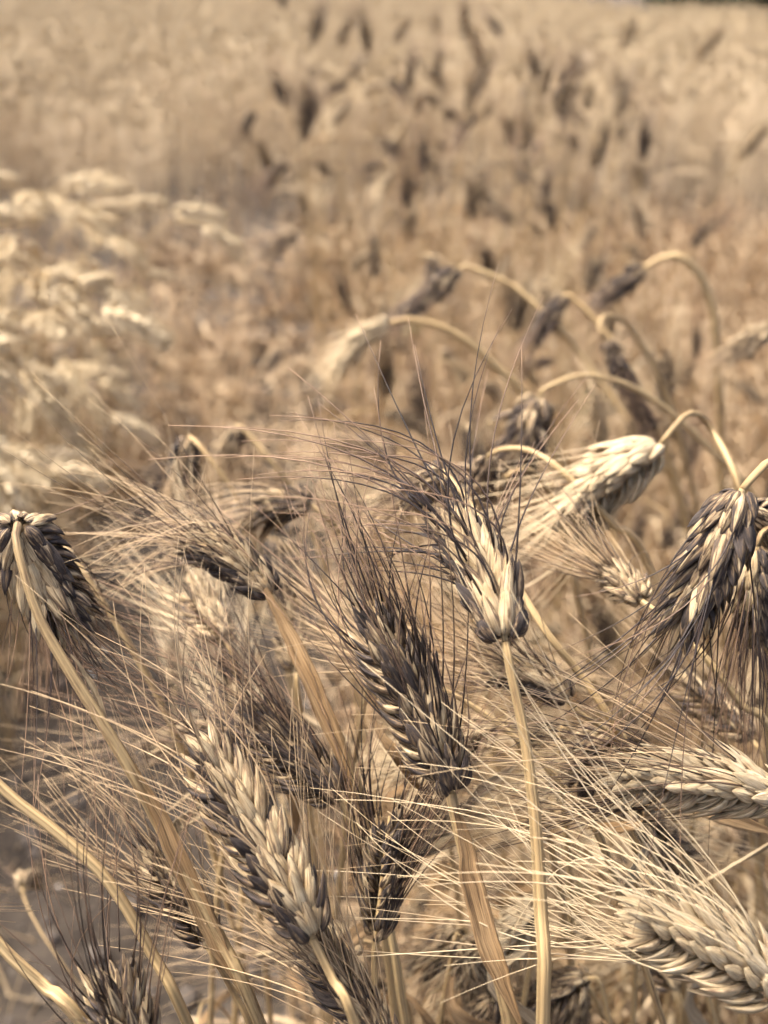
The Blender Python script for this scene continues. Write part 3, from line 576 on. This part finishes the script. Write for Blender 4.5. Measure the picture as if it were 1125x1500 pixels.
def join_meshes(a, b):
    """two meshes of a clump as one with two materials"""
    va = np.empty(len(a.vertices)*3); a.vertices.foreach_get('co', va); vb = np.empty(len(b.vertices)*3); b.vertices.foreach_get('co', vb)
    fa = [tuple(p.vertices) for p in a.polygons]; o = len(a.vertices); fb = [tuple(i+o for i in p.vertices) for p in b.polygons]
    ca = np.empty(len(a.vertices)*4, np.float32); a.attributes['hc'].data.foreach_get('color', ca); cb = np.empty(len(b.vertices)*4, np.float32); b.attributes['hc'].data.foreach_get('color', cb)
    me = bpy.data.meshes.new('clump'); me.from_pydata(np.concatenate([va, vb]).reshape(-1, 3).tolist(), [], fa+fb)
    at = me.attributes.new('hc', 'FLOAT_COLOR', 'POINT'); at.data.foreach_set('color', np.concatenate([ca, cb]))
    me.materials.append(a.materials[0]); me.materials.append(b.materials[0])
    me.polygons.foreach_set('material_index', np.array([0]*len(fa)+[1]*len(fb), np.int32)); me.polygons.foreach_set('use_smooth', np.ones(len(fa)+len(fb), bool)); me.update()
    return me
def source_collection(name, meshes):
    c = bpy.data.collections.new(name)
    for m in meshes: c.objects.link(bpy.data.objects.new(name+'_piece', m))
    return c
def scatter(name, pts, rots, scs, coll, label, cat, tilt=0.05):
    n = len(pts); me = bpy.data.meshes.new(name); me.from_pydata([tuple(p) for p in pts], [], [])
    ar = me.attributes.new('rot', 'FLOAT_VECTOR', 'POINT'); ar.data.foreach_set('vector', np.array(rots, np.float32).ravel())
    asc = me.attributes.new('sc', 'FLOAT', 'POINT'); asc.data.foreach_set('value', np.array(scs, np.float32))
    ai = me.attributes.new('pick', 'INT', 'POINT'); ai.data.foreach_set('value', rng.integers(0, 1000, n).astype(np.int32))
    o = mesh_obj(name, me, kind='stuff'); o['label'] = label; o['category'] = cat
    g = bpy.data.node_groups.new(name, 'GeometryNodeTree'); g.interface.new_socket('Geometry', in_out='INPUT', socket_type='NodeSocketGeometry'); g.interface.new_socket('Geometry', in_out='OUTPUT', socket_type='NodeSocketGeometry')
    N = g.nodes; L = g.links; gi = N.new('NodeGroupInput'); gout = N.new('NodeGroupOutput'); iop = N.new('GeometryNodeInstanceOnPoints'); ci = N.new('GeometryNodeCollectionInfo')
    ci.inputs['Collection'].default_value = coll; ci.inputs['Separate Children'].default_value = True; ci.inputs['Reset Children'].default_value = True
    def attr(nm, ty): k = N.new('GeometryNodeInputNamedAttribute'); k.data_type = ty; k.inputs['Name'].default_value = nm; return k.outputs['Attribute']
    L.new(gi.outputs[0], iop.inputs['Points']); L.new(ci.outputs[0], iop.inputs['Instance']); iop.inputs['Pick Instance'].default_value = True
    L.new(attr('pick', 'INT'), iop.inputs['Instance Index']); e2r = N.new('FunctionNodeEulerToRotation'); L.new(attr('rot', 'FLOAT_VECTOR'), e2r.inputs[0]); L.new(e2r.outputs[0], iop.inputs['Rotation'])
    L.new(attr('sc', 'FLOAT'), iop.inputs['Scale']); L.new(iop.outputs[0], gout.inputs[0])
    md = o.modifiers.new('scatter', 'NODES'); md.node_group = g
    return o
field_src = source_collection('field_clump', [join_meshes(*clump(300+k, 40, .24, .76)) for k in range(6)])
low_src = source_collection('low_straw_clump', [low_clump(400+k, 14, .05, .27) for k in range(6)])
def rrot(n, t): return np.stack([rng.normal(0, t, n), rng.normal(0, t, n), rng.uniform(0, 6.28, n)], 1)
# the big field beyond the cross alley
pts = []; y = 5.05; k = 0
while y < 36:
    st = .36+.012*y; hw = 1.7+.44*y; x = -hw
    while x < hw:
        q, w = x+rng.uniform(-.1, .1), y+rng.uniform(-.1, .1)+(.09*math.sin(x*2.1) if y < 6 else 0)
        if y < 5.8 and rng.random() < .4: x += st; continue
        if not (q > 3.6 and (q-3.7)*5.5+(w-15.6)*1.9 > 0): pts.append((q, w, 0))
        x += st
    y += st*.92
scatter('wheat_field', pts, rrot(len(pts), .04), rng.uniform(.82, 1.08, len(pts)), field_src, 'wide pale gold wheat field stretching away beyond the strips', 'wheat field')
# inside of the plot beside the path
pts = [(x, y, 0) for x, y in zip(rng.uniform(-2.4, -1.12, 32), rng.uniform(1.5, 2.35, 32))]
scatter('wheat_plot', pts, rrot(len(pts), .08), rng.uniform(.78, .92, len(pts)), field_src, 'dense cream wheat filling the plot behind its edging stalks', 'wheat')
# low straw in the strip, under the plot edge and in the cross alley
pts = []
for _ in range(1150):
    y = .62+4.4*rng.random(); lo = -.06-.10*max(0, y-2.4); x = lo+(.55+.28*y-lo)*rng.random()**.8
    pts.append((x, y, float(ground_height(x, y))))
for _ in range(110): x, y = rng.uniform(-1.5, -.74), rng.uniform(1.3, 2.6); pts.append((x, y, 0))
for _ in range(36): x, y = rng.uniform(-.72, -.1), 2.2+1.2*rng.random(); pts.append((x, y, 0))
for _ in range(260): x, y = rng.uniform(-2.2, 3.2), rng.uniform(3.3, 5.0); pts.append((x, y, 0))
scatter('straw_undergrowth', pts, rrot(len(pts), .2), rng.uniform(.6, 1.5, len(pts)), low_src, 'low tangle of withered leaves and broken straw under the wheat', 'straw')

# ------------------------------------------------------------------ litter, clods and pale stones on the soil
mb = MB(); r = random.Random(9)
for i in range(2200):
    x, y = r.uniform(-1.0, .9), .5+3.3*r.random(); a = r.uniform(0, 6.28); L = r.uniform(.012, .09); d = np.array([math.cos(a), math.sin(a), 0]); z = float(ground_height(x, y))+.004
    q = np.array([[x, y, z]]) + np.linspace(0, 1, 4)[:, None]*(d*L)[None]; q[:, 2] += np.array([0, .004, .006, .002])*r.uniform(0, 1.5)
    if r.random() < .5: mb.ribbon(q, r.uniform(.002, .006), r.uniform(-2, 2), .4, 3, dark=r.uniform(0, .5))
    else: mb.tube(q, .0011, 4, dark=r.uniform(-.1, .4))
o = mesh_obj('straw_litter', mb.mesh('straw_litter', M_LEAF_PALE), kind='stuff'); o['label'] = 'scattered bits of straw and chaff lying on the soil'; o['category'] = 'litter'
def lump(mb, x, y, s, r, dark):
    z = float(ground_height(x, y))+s*.15; ph = [r.uniform(0, 6.28) for _ in range(6)]; V = []; C = []; F = []
    for i in range(6):
        for j in range(7):
            th = math.pi*i/5; p = 2*math.pi*j/7; k = s*(.75+.2*math.sin(2*p+ph[0])*math.sin(th)+.16*math.sin(3*th+ph[1])+.12*math.sin(3*p+2*th+ph[2]))
            V.append((x+k*math.sin(th)*math.cos(p), y+k*math.sin(th)*math.sin(p), z+.7*k*math.cos(th))); C.append((i/5, j/7, ph[3]/6.28, dark))
    for i in range(5):
        for j in range(7): F.append((i*7+j, (i+1)*7+j, (i+1)*7+(j+1) % 7, i*7+(j+1) % 7))
    mb.add(V, F, C)
mb = MB()
for i in range(2600): lump(mb, r.uniform(-1.0, .7), .5+2.9*r.random(), .003+.024*r.random()**3, r, r.uniform(-.1, .5))
o = mesh_obj('soil_clods', mb.mesh('soil_clods', M_CLOD), kind='stuff'); o['label'] = 'small crumbs and clods of grey brown soil on the path'; o['category'] = 'soil'
mb = MB()
for i in range(150): lump(mb, r.uniform(-.95, .2), .6+2.6*r.random(), .003+.006*r.random()**2, r, r.uniform(-.3, .2))
o = mesh_obj('pebbles', mb.mesh('pebbles', M_STONE), kind='stuff'); o['label'] = 'small whitish stones scattered over the soil path'; o['category'] = 'stones'

# ------------------------------------------------------------------ a few green weeds low in the strip
for k, (x, y, s, lb) in enumerate([(.50, 2.55, .2, 'small green weed showing between the straws under the cream hoop'), (.62, 2.75, .17, 'second small green weed beside the first under the cream hoop'), (.12, 3.35, .22, 'green weed deep in the strip among dark wheat ears'), (.27, .95, .12, 'tiny green weed under the thick cream ear')]):
    rr = random.Random(60+k); e = thing('weed', lb, 'weed', (x, y, float(ground_height(x, y))-.005), 'green weeds in the strip')
    st = smooth_path([np.zeros(3), np.array([.01, 0, s*.5]), np.array([.02, .01, s])], 10); mb = MB(); mb.tube(st, np.linspace(.002, .001, 10), 5); mesh_obj('stem', mb.mesh('stem', M_GREEN), e)
    for j in range(9):
        i = rr.randint(1, 9); a = rr.uniform(0, 6.28); d = np.array([math.cos(a), math.sin(a), .5]); L = s*rr.uniform(.25, .5); q = np.array([st[i]+d*L*t-np.array([0, 0, .6*L*t*t]) for t in np.linspace(0, 1, 7)])
        mb = MB(); mb.ribbon(q, L*.33*np.array([.15, .6, 1, 1, .8, .45, .05]), .3, .3, 4); mesh_obj('leaf', mb.mesh('leaf', M_GREEN), e)

# ------------------------------------------------------------------ dark hedge shrubs past the far corner of the field
def shrub(x, y, h, w, seed, label):
    rr = np.random.default_rng(seed); r = random.Random(seed); e = thing('hedge_shrub', label, 'shrub', (x, y, 0), 'dark shrubs of the far hedge')
    mb = MB()
    for k in range(6):
        a = r.uniform(0, 6.28); mb.tube(smooth_path([np.array([0, 0, -.05]), np.array([math.cos(a)*w*.15, math.sin(a)*w*.15, h*.35]), np.array([math.cos(a)*w*.33, math.sin(a)*w*.33, h*.8])], 8), np.linspace(.06, .015, 8), 6)
    mesh_obj('trunk', mb.mesh('trunk', M_BARK), e)
    n = 4200; cl = rr.normal(0, 1, (26, 3)); cl /= np.linalg.norm(cl, axis=1)[:, None]; cl *= rr.uniform(.35, 1, (26, 1)); pick = rr.integers(0, 26, n)
    p = cl[pick]*np.array([w*.5, w*.5, h*.46])+np.array([0, 0, h*.52])+rr.normal(0, .16, (n, 3))*np.array([w*.5, w*.5, h*.4])
    p[:, 2] = np.clip(p[:, 2], .05, None); a = rr.normal(0, 1, (n, 3)); a /= np.linalg.norm(a, axis=1)[:, None]; b = np.cross(a, rr.normal(0, 1, (n, 3))); b /= np.linalg.norm(b, axis=1)[:, None]
    s = rr.uniform(.04, .085, (n, 1)); V = np.stack([p-a*s, p+b*s*.5, p+a*s, p-b*s*.5], 1).reshape(-1, 3); F = [(4*i, 4*i+1, 4*i+2, 4*i+3) for i in range(n)]
    C = np.zeros((n*4, 4)); C[:, 2] = np.repeat(rr.random(n), 4); C[:, 3] = np.repeat(rr.uniform(-.2, .6, n), 4)
    mb = MB(); mb.add(V, F, C); mesh_obj('crown', mb.mesh('crown', M_HEDGE), e)
for k, (x, y, h, w) in enumerate([(4.7, 16.9, 2.2, 2.0), (5.2, 15.3, 2.5, 2.0), (5.7, 13.7, 2.3, 2.0), (6.2, 12.1, 2.6, 2.0), (6.8, 10.5, 2.4, 2.0)]):
    shrub(x, y, h, w, 500+k, 'dark green hedge shrub past the far corner of the wheat field')
